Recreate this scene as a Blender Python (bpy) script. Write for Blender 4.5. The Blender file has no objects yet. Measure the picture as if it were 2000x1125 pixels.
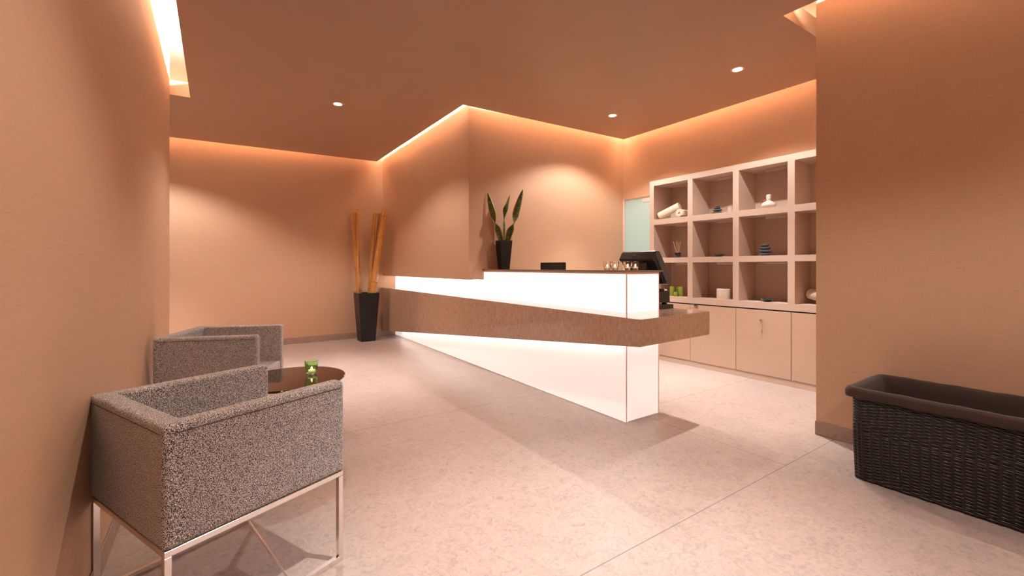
import bpy, bmesh, math, random
from mathutils import Vector, Matrix
random.seed(7)
C = bpy.context.scene
COL = C.collection
PI = math.pi

# ---------------------------------------------------------------- helpers
def tag(o, label=None, cat=None, group=None, kind=None):
    if label: o['label'] = label
    if cat: o['category'] = cat
    if group: o['group'] = group
    if kind: o['kind'] = kind
    return o

def empty(name, loc, label, cat, group=None, rz=0.0):
    o = bpy.data.objects.new(name, None)
    COL.objects.link(o); o.location = loc; o.rotation_euler = (0, 0, rz)
    o.empty_display_size = 0.05
    return tag(o, label, cat, group)

class MB:
    def __init__(s): s.bm = bmesh.new()
    def poly(s, vs, faces):
        bv = [s.bm.verts.new(v) for v in vs]
        for f in faces:
            try: s.bm.faces.new([bv[i] for i in f])
            except ValueError: pass
        return bv
    def box(s, x0, x1, y0, y1, z0, z1, M=None):
        vs = [Vector(p) for p in ((x0,y0,z0),(x1,y0,z0),(x1,y1,z0),(x0,y1,z0),(x0,y0,z1),(x1,y0,z1),(x1,y1,z1),(x0,y1,z1))]
        if M: vs = [M @ v for v in vs]
        return s.poly(vs, [(3,2,1,0),(4,5,6,7),(0,1,5,4),(1,2,6,5),(2,3,7,6),(3,0,4,7)])
    def prism(s, pts, lo, hi):
        """pts: list of (x,y); lo/hi are z values or functions of (x,y)"""
        f0 = lo if callable(lo) else (lambda x, y: lo)
        f1 = hi if callable(hi) else (lambda x, y: hi)
        n = len(pts)
        vs = [(x, y, f0(x, y)) for x, y in pts] + [(x, y, f1(x, y)) for x, y in pts]
        fs = [tuple(range(n - 1, -1, -1)), tuple(range(n, 2 * n))] + [(i, (i + 1) % n, n + (i + 1) % n, n + i) for i in range(n)]
        s.poly(vs, fs)
    def prism_y(s, pts, y0, y1):
        """profile in x,z extruded along y"""
        n = len(pts)
        vs = [(x, y0, z) for x, z in pts] + [(x, y1, z) for x, z in pts]
        s.poly(vs, [tuple(range(n)), tuple(range(2 * n - 1, n - 1, -1))] + [(i, n + i, n + (i + 1) % n, (i + 1) % n) for i in range(n)])
    def lathe(s, prof, n=24, c=(0, 0, 0), caps=True, fn=None):
        rings = []
        for k, (r, z) in enumerate(prof):
            ring = []
            for i in range(n):
                a = 2 * PI * i / n
                rr = r if fn is None else fn(r, a, z, k)
                ring.append(s.bm.verts.new((c[0] + rr * math.cos(a), c[1] + rr * math.sin(a), c[2] + z)))
            rings.append(ring)
        for a, b in zip(rings, rings[1:]):
            for i in range(n):
                s.bm.faces.new((a[i], a[(i + 1) % n], b[(i + 1) % n], b[i]))
        if caps:
            s.bm.faces.new(list(reversed(rings[0]))); s.bm.faces.new(rings[-1])
    def tube(s, path, r, n=8, closed=False):
        P = [Vector(p) for p in path]; m = len(P); rings = []
        rr = r if callable(r) else (lambda k: r)
        up = Vector((0, 0, 1)); prev = None
        for k in range(m):
            if closed: t = P[(k + 1) % m] - P[k - 1]
            else: t = P[min(k + 1, m - 1)] - P[max(k - 1, 0)]
            t.normalize()
            if prev is None:
                a = up if abs(t.dot(up)) < 0.9 else Vector((1, 0, 0))
            else: a = prev
            x = (a - t * a.dot(t)).normalized(); prev = x
            y = t.cross(x)
            rings.append([s.bm.verts.new(P[k] + (x * math.cos(2 * PI * i / n) + y * math.sin(2 * PI * i / n)) * rr(k)) for i in range(n)])
        for k in range(m if closed else m - 1):
            a, b = rings[k], rings[(k + 1) % m]
            for i in range(n): s.bm.faces.new((a[i], a[(i + 1) % n], b[(i + 1) % n], b[i]))
        if not closed:
            s.bm.faces.new(list(reversed(rings[0]))); s.bm.faces.new(rings[-1])
    def bar(s, a, b, w):
        """square bar from a to b, width w"""
        a, b = Vector(a), Vector(b); t = (b - a).normalized()
        up = Vector((0, 0, 1)) if abs(t.z) < .9 else Vector((1, 0, 0))
        x = t.cross(up).normalized() * w / 2; y = t.cross(x).normalized() * w / 2
        vs = [a - x - y, a + x - y, a + x + y, a - x + y, b - x - y, b + x - y, b + x + y, b - x + y]
        s.poly(vs, [(3,2,1,0),(4,5,6,7),(0,1,5,4),(1,2,6,5),(2,3,7,6),(3,0,4,7)])
    def blob(s, c, rx, ry, rz, seed=0, n=16, m=9, rough=0.04):
        rnd = random.Random(seed); ph = [rnd.uniform(0, 6) for _ in range(4)]
        prof = []
        rings = []
        for j in range(1, m):
            th = PI * j / m; ring = []
            for i in range(n):
                a = 2 * PI * i / n
                k = 1 + rough * math.sin(2 * a + ph[0]) + rough * .6 * math.sin(3 * a + ph[1] + th)
                ring.append(s.bm.verts.new((c[0] + rx * k * math.sin(th) * math.cos(a), c[1] + ry * k * math.sin(th) * math.sin(a), c[2] - rz * math.cos(th))))
            rings.append(ring)
        b = s.bm.verts.new((c[0], c[1], c[2] - rz)); t = s.bm.verts.new((c[0], c[1], c[2] + rz))
        for i in range(n):
            s.bm.faces.new((b, rings[0][(i + 1) % n], rings[0][i])); s.bm.faces.new((t, rings[-1][i], rings[-1][(i + 1) % n]))
        for p, q in zip(rings, rings[1:]):
            for i in range(n): s.bm.faces.new((p[i], p[(i + 1) % n], q[(i + 1) % n], q[i]))
    def build(s, name, mat, parent=None, bevel=0.0, seg=2, smooth=False, sub=0, angle=35):
        bmesh.ops.recalc_face_normals(s.bm, faces=s.bm.faces)
        me = bpy.data.meshes.new(name); s.bm.to_mesh(me); s.bm.free()
        o = bpy.data.objects.new(name, me); COL.objects.link(o)
        me.materials.append(mat)
        if parent: o.parent = parent
        if bevel:
            b = o.modifiers.new('bevel', 'BEVEL'); b.width = bevel; b.segments = seg; b.limit_method = 'ANGLE'; b.angle_limit = math.radians(30)
        if sub:
            d = o.modifiers.new('sub', 'SUBSURF'); d.levels = sub; d.render_levels = sub
        if smooth:
            for p in me.polygons: p.use_smooth = True
            try: me.set_sharp_from_angle(angle=math.radians(angle))
            except Exception: pass
        return o

def struct(o, label=None):
    o['kind'] = 'structure'
    if label: o['label'] = label
    return o

# ---------------------------------------------------------------- materials
def new_mat(name):
    m = bpy.data.materials.new(name); m.use_nodes = True
    return m, m.node_tree.nodes, m.node_tree.links, m.node_tree.nodes['Principled BSDF']

def simple(name, col, rough=0.5, metal=0.0, noise=0.0, scale=20, coat=0.0, emit=None, estr=0.0, trans=0.0, ior=1.45, bump=0.0, bscale=200, sheen=0.0, stretch=(1,1,1)):
    m, N, L, B = new_mat(name)
    tc = N.new('ShaderNodeTexCoord'); mp = N.new('ShaderNodeMapping'); mp.inputs['Scale'].default_value = stretch
    L.new(tc.outputs['Object'], mp.inputs['Vector'])
    nz = N.new('ShaderNodeTexNoise'); nz.inputs['Scale'].default_value = scale; nz.inputs['Detail'].default_value = 5
    L.new(mp.outputs['Vector'], nz.inputs['Vector'])
    cr = N.new('ShaderNodeValToRGB')
    a = [max(0, c * (1 - noise)) for c in col]; b = [min(1, c * (1 + noise)) for c in col]
    cr.color_ramp.elements[0].color = (*a, 1); cr.color_ramp.elements[1].color = (*b, 1)
    cr.color_ramp.elements[0].position = .3; cr.color_ramp.elements[1].position = .7
    L.new(nz.outputs['Fac'], cr.inputs['Fac']); L.new(cr.outputs['Color'], B.inputs['Base Color'])
    B.inputs['Roughness'].default_value = rough; B.inputs['Metallic'].default_value = metal
    B.inputs['Coat Weight'].default_value = coat; B.inputs['Coat Roughness'].default_value = .05
    B.inputs['Transmission Weight'].default_value = trans; B.inputs['IOR'].default_value = ior
    B.inputs['Sheen Weight'].default_value = sheen
    if emit: B.inputs['Emission Color'].default_value = (*emit, 1); B.inputs['Emission Strength'].default_value = estr
    if bump:
        n2 = N.new('ShaderNodeTexNoise'); n2.inputs['Scale'].default_value = bscale; n2.inputs['Detail'].default_value = 3
        L.new(mp.outputs['Vector'], n2.inputs['Vector'])
        bp = N.new('ShaderNodeBump'); bp.inputs['Strength'].default_value = bump; bp.inputs['Distance'].default_value = .002
        L.new(n2.outputs['Fac'], bp.inputs['Height']); L.new(bp.outputs['Normal'], B.inputs['Normal'])
    return m

def wall_mat(name, col, rough=0.55):
    """vinyl wall covering with fine horizontal threads and faint drifts"""
    m, N, L, B = new_mat(name)
    tc = N.new('ShaderNodeTexCoord'); mp = N.new('ShaderNodeMapping'); mp.inputs['Scale'].default_value = (9, 9, 330)
    L.new(tc.outputs['Object'], mp.inputs['Vector'])
    n1 = N.new('ShaderNodeTexNoise'); n1.inputs['Scale'].default_value = 1; n1.inputs['Detail'].default_value = 4
    L.new(mp.outputs['Vector'], n1.inputs['Vector'])
    mp2 = N.new('ShaderNodeMapping'); mp2.inputs['Scale'].default_value = (260, 260, 12); L.new(tc.outputs['Object'], mp2.inputs['Vector'])
    n2 = N.new('ShaderNodeTexNoise'); n2.inputs['Scale'].default_value = 1; n2.inputs['Detail'].default_value = 2
    L.new(mp2.outputs['Vector'], n2.inputs['Vector'])
    ad = N.new('ShaderNodeMath'); ad.operation = 'ADD'; L.new(n1.outputs['Fac'], ad.inputs[0])
    m2 = N.new('ShaderNodeMath'); m2.operation = 'MULTIPLY'; m2.inputs[1].default_value = .5; L.new(n2.outputs['Fac'], m2.inputs[0]); L.new(m2.outputs[0], ad.inputs[1])
    cr = N.new('ShaderNodeValToRGB'); e = cr.color_ramp.elements
    e[0].position = .45; e[1].position = 1.0
    e[0].color = (*[c * .93 for c in col], 1); e[1].color = (*[min(1, c * 1.07) for c in col], 1)
    L.new(ad.outputs[0], cr.inputs['Fac']); L.new(cr.outputs['Color'], B.inputs['Base Color'])
    B.inputs['Roughness'].default_value = rough
    bp = N.new('ShaderNodeBump'); bp.inputs['Strength'].default_value = .12; bp.inputs['Distance'].default_value = .001
    L.new(ad.outputs[0], bp.inputs['Height']); L.new(bp.outputs['Normal'], B.inputs['Normal'])
    return m

def lino_mat(name, col, seams=True):
    m, N, L, B = new_mat(name)
    tc = N.new('ShaderNodeTexCoord')
    def noise(sc, det=6, dist=0.0, rough=.6):
        n = N.new('ShaderNodeTexNoise'); n.inputs['Scale'].default_value = sc; n.inputs['Detail'].default_value = det
        n.inputs['Distortion'].default_value = dist; n.inputs['Roughness'].default_value = rough
        L.new(tc.outputs['Object'], n.inputs['Vector']); return n
    a = noise(26, 8, 1.6, .7); b = noise(5, 4, .6)
    cr = N.new('ShaderNodeValToRGB'); e = cr.color_ramp.elements
    e[0].position = .33; e[0].color = (*[c * .77 for c in col], 1)
    e[1].position = .66; e[1].color = (*[min(1, c * 1.10) for c in col], 1)
    mid = cr.color_ramp.elements.new(.5); mid.color = (*col, 1)
    L.new(a.outputs['Fac'], cr.inputs['Fac'])
    # squiggly pale flecks
    w = noise(55, 3, 2.5, .6)
    r2 = N.new('ShaderNodeValToRGB'); q = r2.color_ramp.elements
    q[0].position = .47; q[0].color = (0, 0, 0, 1); q[1].position = .53; q[1].color = (0, 0, 0, 1)
    z = q.new(.50); z.color = (1, 1, 1, 1)
    L.new(w.outputs['Fac'], r2.inputs['Fac'])
    msk = N.new('ShaderNodeMath'); msk.operation = 'MULTIPLY'
    gt = N.new('ShaderNodeMath'); gt.operation = 'GREATER_THAN'; gt.inputs[1].default_value = .56; L.new(b.outputs['Fac'], gt.inputs[0])
    b3 = noise(17, 2, .3); g3 = N.new('ShaderNodeMapRange'); g3.inputs['From Min'].default_value = .52; g3.inputs['From Max'].default_value = .62
    L.new(b3.outputs['Fac'], g3.inputs['Value'])
    L.new(r2.outputs['Color'], msk.inputs[0]); L.new(g3.outputs['Result'], msk.inputs[1])
    mx = N.new('ShaderNodeMixRGB'); mx.inputs['Color2'].default_value = (*[min(1, c * 1.35) for c in col], 1)
    sc = N.new('ShaderNodeMath'); sc.operation = 'MULTIPLY'; sc.inputs[1].default_value = .45; L.new(msk.outputs[0], sc.inputs[0])
    L.new(sc.outputs[0], mx.inputs['Fac']); L.new(cr.outputs['Color'], mx.inputs['Color1'])
    # broad drift
    m3 = N.new('ShaderNodeMixRGB'); m3.blend_type = 'MULTIPLY'; m3.inputs['Fac'].default_value = .5
    r3 = N.new('ShaderNodeValToRGB'); r3.color_ramp.elements[0].color = (.86, .83, .81, 1); r3.color_ramp.elements[1].color = (1.0, 1.0, 1.0, 1)
    r3.color_ramp.elements[0].position = .3; r3.color_ramp.elements[1].position = .65
    L.new(b.outputs['Fac'], r3.inputs['Fac']); L.new(mx.outputs[0], m3.inputs['Color1']); L.new(r3.outputs['Color'], m3.inputs['Color2'])
    out = m3.outputs[0]
    if seams:
        sp = N.new('ShaderNodeSeparateXYZ'); L.new(tc.outputs['Object'], sp.inputs[0])
        def M(op, x, y):
            n = N.new('ShaderNodeMath'); n.operation = op
            for i, v in enumerate((x, y)):
                if v is None: continue
                if isinstance(v, (int, float)): n.inputs[i].default_value = v
                else: L.new(v, n.inputs[i])
            return n.outputs[0]
        def line(ax, at, other, lo, hi, w=.0022):
            d = M('ABSOLUTE', M('SUBTRACT', sp.outputs[ax], at), None)
            k = M('LESS_THAN', d, w)
            k = M('MULTIPLY', k, M('GREATER_THAN', sp.outputs[other], lo))
            return M('MULTIPLY', k, M('LESS_THAN', sp.outputs[other], hi))
        # slightly running seams: x is across the room, y into the room
        S = [line('Y', 1.253, 'X', -.36, 3.6), line('Y', 3.29, 'X', .2, 2.62), line('Y', 2.445, 'X', 2.9, 4.8),
             line('X', 2.86, 'Y', 1.25, 2.3), line('X', .2, 'Y', -2.5, 1.25)]
        t = S[0]
        for q_ in S[1:]: t = M('MAXIMUM', t, q_)
        ml = N.new('ShaderNodeMixRGB'); ml.inputs['Color2'].default_value = (*[c * .42 for c in col], 1)
        L.new(t, ml.inputs['Fac']); L.new(out, ml.inputs['Color1']); out = ml.outputs[0]
    L.new(out, B.inputs['Base Color'])
    B.inputs['Roughness'].default_value = .42; B.inputs['Specular IOR Level'].default_value = .4
    bp = N.new('ShaderNodeBump'); bp.inputs['Strength'].default_value = .06; bp.inputs['Distance'].default_value = .001
    L.new(a.outputs['Fac'], bp.inputs['Height']); L.new(bp.outputs['Normal'], B.inputs['Normal'])
    return m

def boucle_mat(name):
    m, N, L, B = new_mat(name)
    tc = N.new('ShaderNodeTexCoord')
    vo = N.new('ShaderNodeTexVoronoi'); vo.inputs['Scale'].default_value = 460; L.new(tc.outputs['Object'], vo.inputs['Vector'])
    nz = N.new('ShaderNodeTexNoise'); nz.inputs['Scale'].default_value = 400; nz.inputs['Detail'].default_value = 2; L.new(tc.outputs['Object'], nz.inputs['Vector'])
    ad = N.new('ShaderNodeMath'); ad.operation = 'SUBTRACT'; L.new(nz.outputs['Fac'], ad.inputs[0])
    ml = N.new('ShaderNodeMath'); ml.operation = 'MULTIPLY'; ml.inputs[1].default_value = .42; L.new(vo.outputs['Distance'], ml.inputs[0]); L.new(ml.outputs[0], ad.inputs[1])
    cr = N.new('ShaderNodeValToRGB'); e = cr.color_ramp.elements
    e[0].position = .20; e[0].color = (.03, .022, .020, 1)
    e[1].position = .47; e[1].color = (.95, .90, .87, 1)
    q = e.new(.31); q.color = (.40, .355, .335, 1)
    L.new(ad.outputs[0], cr.inputs['Fac']); L.new(cr.outputs['Color'], B.inputs['Base Color'])
    B.inputs['Roughness'].default_value = .95; B.inputs['Sheen Weight'].default_value = .15
    bp = N.new('ShaderNodeBump'); bp.inputs['Strength'].default_value = .6; bp.inputs['Distance'].default_value = .002
    L.new(ad.outputs[0], bp.inputs['Height']); L.new(bp.outputs['Normal'], B.inputs['Normal'])
    return m

WALL = (.60, .37, .235)
M = {}
M['wall'] = wall_mat('wall_covering', WALL)
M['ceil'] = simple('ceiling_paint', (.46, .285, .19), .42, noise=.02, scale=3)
M['cavity'] = simple('white_plaster', (.85, .80, .76), .8, noise=.02)
M['floor'] = lino_mat('linoleum_floor', (.455, .362, .328))
M['skirt'] = lino_mat('linoleum_skirting', (.40, .275, .22), seams=False)
M['boucle'] = boucle_mat('boucle_fabric')
M['seam'] = simple('seam_thread', (.10, .08, .075), .9, noise=.1)
M['chrome'] = simple('brushed_chrome', (.86, .83, .81), .18, 1.0, noise=.03)
M['panel'] = simple('opal_panel', (.86, .83, .80), .35, noise=.01, emit=(1.0, .95, .91), estr=.45)
M['panel_low'] = simple('opal_panel_lower', (.86, .80, .76), .35, noise=.01, emit=(1.0, .90, .84), estr=.30)
M['paneltrim'] = simple('pink_edge_trim', (.86, .66, .58), .25, noise=.02)
M['led'] = simple('led_tape', (1, 1, 1), .5, emit=(1, .93, .86), estr=9)
def veneer():
    m, N, L, B = new_mat('mottled_lacquer')
    tc = N.new('ShaderNodeTexCoord'); mp = N.new('ShaderNodeMapping'); mp.inputs['Scale'].default_value = (48, 48, 26)
    L.new(tc.outputs['Object'], mp.inputs['Vector'])
    n = N.new('ShaderNodeTexNoise'); n.inputs['Scale'].default_value = 1.0; n.inputs['Detail'].default_value = 5; n.inputs['Distortion'].default_value = .8
    L.new(mp.outputs['Vector'], n.inputs['Vector'])
    cr = N.new('ShaderNodeValToRGB'); e = cr.color_ramp.elements
    e[0].position = .36; e[0].color = (.40, .245, .165, 1); e[1].position = .64; e[1].color = (.51, .325, .225, 1)
    L.new(n.outputs['Fac'], cr.inputs['Fac']); L.new(cr.outputs['Color'], B.inputs['Base Color'])
    B.inputs['Roughness'].default_value = .16; B.inputs['Coat Weight'].default_value = .6; B.inputs['Coat Roughness'].default_value = .06
    return m
M['veneer'] = veneer()
M['slab'] = simple('smoked_slab', (.20, .14, .115), .12, noise=.05, coat=.4)
M['shelf'] = simple('shelf_laminate', (.60, .445, .355), .5, noise=.03, scale=8, stretch=(1, 1, 20))
M['door'] = simple('gloss_door_lacquer', (.575, .40, .295), .16, noise=.01, coat=.3)
M['gap'] = simple('dark_gap', (.03, .022, .018), .8)
M['black'] = simple('black_plastic', (.020, .018, .018), .32, noise=.15, scale=60)
M['darkgrey'] = simple('dark_grey_plastic', (.07, .062, .06), .28, noise=.1)
M['potblack'] = simple('black_pot_glaze', (.010, .0085, .0085), .38, noise=.15, scale=12)
M['soil'] = simple('dark_soil', (.03, .02, .015), .95, noise=.4, scale=90, bump=.6)
def willow():
    m, N, L, B = new_mat('dark_willow')
    tc = N.new('ShaderNodeTexCoord'); n = N.new('ShaderNodeTexNoise'); n.inputs['Scale'].default_value = 75; n.inputs['Detail'].default_value = 3
    L.new(tc.outputs['Object'], n.inputs['Vector'])
    cr = N.new('ShaderNodeValToRGB'); e = cr.color_ramp.elements
    e[0].position = .3; e[0].color = (.006, .004, .0035, 1); e[1].position = .60; e[1].color = (.022, .012, .008, 1)
    q = e.new(.70); q.color = (.022, .012, .008, 1); q = e.new(.735); q.color = (.40, .24, .12, 1)
    L.new(n.outputs['Fac'], cr.inputs['Fac']); L.new(cr.outputs['Color'], B.inputs['Base Color'])
    B.inputs['Roughness'].default_value = .28; B.inputs['Coat Weight'].default_value = .35
    return m
M['wicker'] = willow()
M['stake'] = simple('dark_willow_stake', (.012, .007, .005), .4, noise=.6, scale=50)
M['lining'] = simple('brown_cloth', (.048, .026, .020), .95, noise=.08, scale=120, bump=.3, bscale=900, sheen=.2)
M['frost'] = None
M['towel'] = simple('cream_towel', (.78, .64, .50), .95, noise=.12, scale=90, bump=.9, bscale=350, sheen=.3)
M['stone'] = simple('black_basalt', (.075, .07, .075), .55, noise=.3, scale=60, bump=.3, bscale=250)
M['linen'] = simple('white_linen', (.82, .72, .64), .9, noise=.05, scale=60, bump=.5, bscale=300)
M['red'] = simple('red_thread', (.65, .10, .04), .6)
M['stick'] = simple('reed_stick', (.55, .34, .20), .7, noise=.1)
M['ceramic'] = simple('black_ceramic', (.015, .013, .013), .12, noise=.05, coat=.5)
M['bowl'] = simple('dark_bowl', (.06, .055, .06), .3, noise=.4, scale=40)
M['cwhite'] = simple('white_wax', (.82, .72, .60), .5, noise=.02)
M['cgreen'] = simple('green_wax', (.24, .24, .035), .5, noise=.05)
M['cdark'] = simple('deep_green_wax', (.10, .17, .02), .5, noise=.05)
M['tabletop'] = simple('brown_black_glass', (.034, .013, .006), .04, noise=.02, coat=.5)
M['tableedge'] = simple('dark_edge', (.03, .018, .014), .15)
M['flame'] = simple('candle_flame', (1, .8, .5), .5, emit=(1, .72, .42), estr=9)
M['wax'] = simple('tealight_wax', (.85, .72, .55), .5, emit=(1, .75, .5), estr=.25)
M['lens'] = simple('lamp_lens', (1, 1, 1), .5, emit=(1, .93, .86), estr=30)
M['ring'] = simple('lamp_ring', (.75, .55, .42), .4)
M['glass'] = simple('clear_rosy_glass', (1.0, .86, .80), .06, trans=1.0, ior=1.45)
M['gglass'] = simple('green_glass', (.66, .93, .50), .10, trans=1.0, ior=1.45)
def bamboo():
    m, N, L, B = new_mat('dry_bamboo')
    tc = N.new('ShaderNodeTexCoord'); mp = N.new('ShaderNodeMapping'); mp.inputs['Scale'].default_value = (60, 60, 3)
    L.new(tc.outputs['Object'], mp.inputs['Vector'])
    n = N.new('ShaderNodeTexNoise'); n.inputs['Scale'].default_value = 1; n.inputs['Detail'].default_value = 4; L.new(mp.outputs['Vector'], n.inputs['Vector'])
    cr = N.new('ShaderNodeValToRGB'); e = cr.color_ramp.elements
    e[0].position = .3; e[0].color = (.42, .17, .035, 1); e[1].position = .7; e[1].color = (.72, .36, .10, 1)
    L.new(n.outputs['Fac'], cr.inputs['Fac']); L.new(cr.outputs['Color'], B.inputs['Base Color'])
    B.inputs['Roughness'].default_value = .33; B.inputs['Coat Weight'].default_value = .2
    return m
M['bamboo'] = bamboo()
M['node'] = simple('bamboo_node', (.20, .075, .018), .5, noise=.2)
def leaf():
    m, N, L, B = new_mat('snake_plant_leaf')
    uv = N.new('ShaderNodeUVMap'); sp = N.new('ShaderNodeSeparateXYZ'); L.new(uv.outputs['UV'], sp.inputs[0])
    d = N.new('ShaderNodeMath'); d.operation = 'SUBTRACT'; d.inputs[1].default_value = .5; L.new(sp.outputs['X'], d.inputs[0])
    ab = N.new('ShaderNodeMath'); ab.operation = 'ABSOLUTE'; L.new(d.outputs[0], ab.inputs[0])
    gt = N.new('ShaderNodeMath'); gt.operation = 'GREATER_THAN'; gt.inputs[1].default_value = .39; L.new(ab.outputs[0], gt.inputs[0])
    tc = N.new('ShaderNodeTexCoord'); mp = N.new('ShaderNodeMapping'); mp.inputs['Scale'].default_value = (18, 18, 75); L.new(tc.outputs['Object'], mp.inputs['Vector'])
    n = N.new('ShaderNodeTexNoise'); n.inputs['Scale'].default_value = 1; n.inputs['Detail'].default_value = 4; n.inputs['Distortion'].default_value = 1.2; L.new(mp.outputs['Vector'], n.inputs['Vector'])
    cr = N.new('ShaderNodeValToRGB'); e = cr.color_ramp.elements
    e[0].position = .42; e[0].color = (.022, .055, .015, 1); e[1].position = .58; e[1].color = (.13, .16, .055, 1)
    L.new(n.outputs['Fac'], cr.inputs['Fac'])
    mx = N.new('ShaderNodeMixRGB'); mx.inputs['Color2'].default_value = (.62, .42, .08, 1)
    L.new(gt.outputs[0], mx.inputs['Fac']); L.new(cr.outputs['Color'], mx.inputs['Color1']); L.new(mx.outputs[0], B.inputs['Base Color'])
    B.inputs['Roughness'].default_value = .35
    return m
M['leaf'] = leaf()
def frosted():
    m, N, L, B = new_mat('frosted_green_glass')
    nz = N.new('ShaderNodeTexNoise'); nz.inputs['Scale'].default_value = 400
    B.inputs['Base Color'].default_value = (.64, .72, .68, 1); B.inputs['Roughness'].default_value = .35
    tr = N.new('ShaderNodeBsdfTranslucent'); tr.inputs['Color'].default_value = (.70, .86, .80, 1)
    mx = N.new('ShaderNodeMixShader'); mx.inputs['Fac'].default_value = .5
    L.new(B.outputs[0], mx.inputs[1]); L.new(tr.outputs[0], mx.inputs[2])
    L.new(mx.outputs[0], N['Material Output'].inputs['Surface'])
    return m
M['frost'] = frosted()

# ---------------------------------------------------------------- plan (x across the room, y into the room, z up)
XL = -.373      # left wall face
XB = 2.42       # face of the hanging block, left side
YB = 4.45       # face of the hanging block, right side
YK = 7.58       # back wall
XS = 5.02       # wall over the shelves
XR = 3.571; YR = 1.365   # right wall corner
TOP = 3.50
def cz(x, y=0): return 2.9575 + .0175 * x       # underside of the gently sloping ceiling

# floor
b = MB(); b.box(-3.2, 6.6, -2.8, 7.8, -.1, 0); struct(b.build('floor', M['floor']))
# walls
def wallbox(name, *a):
    b = MB()
    for q in a: b.box(*q)
    return struct(b.build(name, M['wall']))
wallbox('wall_left', (-.62, XL, -2.6, 5.416, 0, TOP))
wallbox('wall_back', (-3.2, 6.6, YK, YK + .2, 0, TOP))
wallbox('wall_center', (XB, 5.3, YB, YK, 1.055, TOP), (2.97, 5.3, YB, YK, 0, 1.055))
wallbox('wall_side', (XS, 5.3, YR, 3.78, 2.345, TOP), (XS, 5.3, 3.78, YB, 2.20, TOP), (5.14, 5.3, YR, 3.78, 0, 2.345))
wallbox('wall_right', (XR, 5.3, -2.6, YR, 0, TOP))
wallbox('wall_rear', (-.62, XR, -2.8, -2.6, 0, TOP))
wallbox('wall_far', (-3.2, -3.0, 4.0, YK, 0, TOP), (-3.0, -.62, 4.0, 4.2, 0, TOP))

# ceiling: dropped slab held off the walls by a light slot
s = .155
poly = [(-.216, -2.6), (3.39, -2.6), (3.39, 1.505), (XS - s, 1.505), (XS - s, YB - s), (XB - s, YB - s), (XB - s, YK - s), (-2.99, YK - s), (-2.99, 5.60), (-.216, 5.60)]
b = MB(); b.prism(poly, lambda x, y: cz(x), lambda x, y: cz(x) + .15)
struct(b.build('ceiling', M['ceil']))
b = MB(); b.box(-3.2, 6.6, -2.8, 7.8, TOP, TOP + .1); struct(b.build('ceiling', M['cavity']))

# baseboards (coved linoleum)
def skirt(name, *segs):
    b = MB()
    for q in segs: b.box(*q)
    return struct(b.build(name, M['skirt'], bevel=.002, seg=1))
H = .098
skirt('baseboard_left', (XL, XL + .006, -2.59, 5.416 + .006, 0, H), (-.62, XL, 5.416, 5.422, 0, H))
skirt('baseboard_back', (-2.99, 2.64, YK - .006, YK, 0, H))
skirt('baseboard_right', (XR - .006, XR, -2.59, YR + .006, 0, H), (XR, 4.6, YR, YR + .006, 0, H))
skirt('baseboard_center', (2.985, 5.0, YB - .006, YB, 0, H))

# frosted glass door beside the shelves
d = MB(); d.box(5.045, 5.057, 3.80, 4.425, .008, 2.185)
dr = struct(d.build('door_1', M['frost'], bevel=.002, seg=1), 'frosted pale green glass door left of the shelf unit')
d = MB(); d.box(5.036, 5.066, 3.87, 4.11, 2.128, 2.182); d.build('patch_fitting', M['paneltrim'], dr, bevel=.003)
d = MB(); d.box(5.02, 5.07, 4.425, 4.449, 0, 2.2); struct(d.build('trim_1', M['paneltrim'], bevel=.002))

# ---------------------------------------------------------------- reception counter
P0 = (2.606, 2.276); P1 = (2.643, YK - .004); P2 = (2.99, 2.289)   # lit box corners
ct = empty('reception_counter', (2.8, 4.9, 0), 'long reception counter with glowing white panels and a tapering brown ledge around it', 'counter')
def part(mb, name, mat, parent=ct, **k):
    o = mb.build(name, mat, parent, **k)
    o.matrix_parent_inverse = Matrix.Translation(-Vector(parent.location)) if not parent.rotation_euler.z else parent.matrix_world.inverted()
    return o
Z1, Z2 = .849, 1.163
def bz(y): return .664 + (.102 - .664) * (y - 1.935) / (7.52 - 1.935)   # sloping underside of the ledge
def xin(y): return P0[0] + (P1[0] - P0[0]) * (y - P0[1]) / (P1[1] - P0[1])
b = MB(); b.poly([(xin(2.276), 2.276, .008), (xin(YK), YK - .004, .008), (xin(YK), YK - .004, bz(7.5) + .03), (xin(2.276), 2.276, bz(2.276) + .02),
                  (xin(2.276) + .02, 2.276, .008), (xin(YK) + .02, YK - .004, .008), (xin(YK) + .02, YK - .004, bz(7.5) + .03), (xin(2.276) + .02, 2.276, bz(2.276) + .02)],
                 [(0,1,2,3),(7,6,5,4),(0,4,5,1),(3,2,6,7),(0,3,7,4),(1,5,6,2)])
part(b, 'lower_front_panel', M['panel_low'])
b = MB(); b.box(P0[0] + .021, P2[0], 2.277, 2.297, .012, .70); part(b, 'lower_end_panel', M['panel_low'])
b = MB(); b.prism([(P0[0], 2.276), (P0[0] + .02, 2.276), (xin(YB) + .02, YB + .0), (xin(YB), YB + .0)], Z1, Z2)
b.prism([(xin(YB), YB + .0), (xin(YB) + .02, YB + .0), (P1[0] + .02, P1[1]), P1], Z1, 1.054)
part(b, 'upper_front_panel', M['panel'])
b = MB(); b.box(P0[0] + .021, P2[0], 2.277, 2.297, Z1, Z2); part(b, 'upper_end_panel', M['panel'])
# body behind the panels
b = MB(); b.box(2.68, 2.968, 2.32, YB, .02, Z2 - .01); b.box(2.68, 2.968, YB, YK - .01, .02, 1.05); part(b, 'body', M['shelf'])
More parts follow.
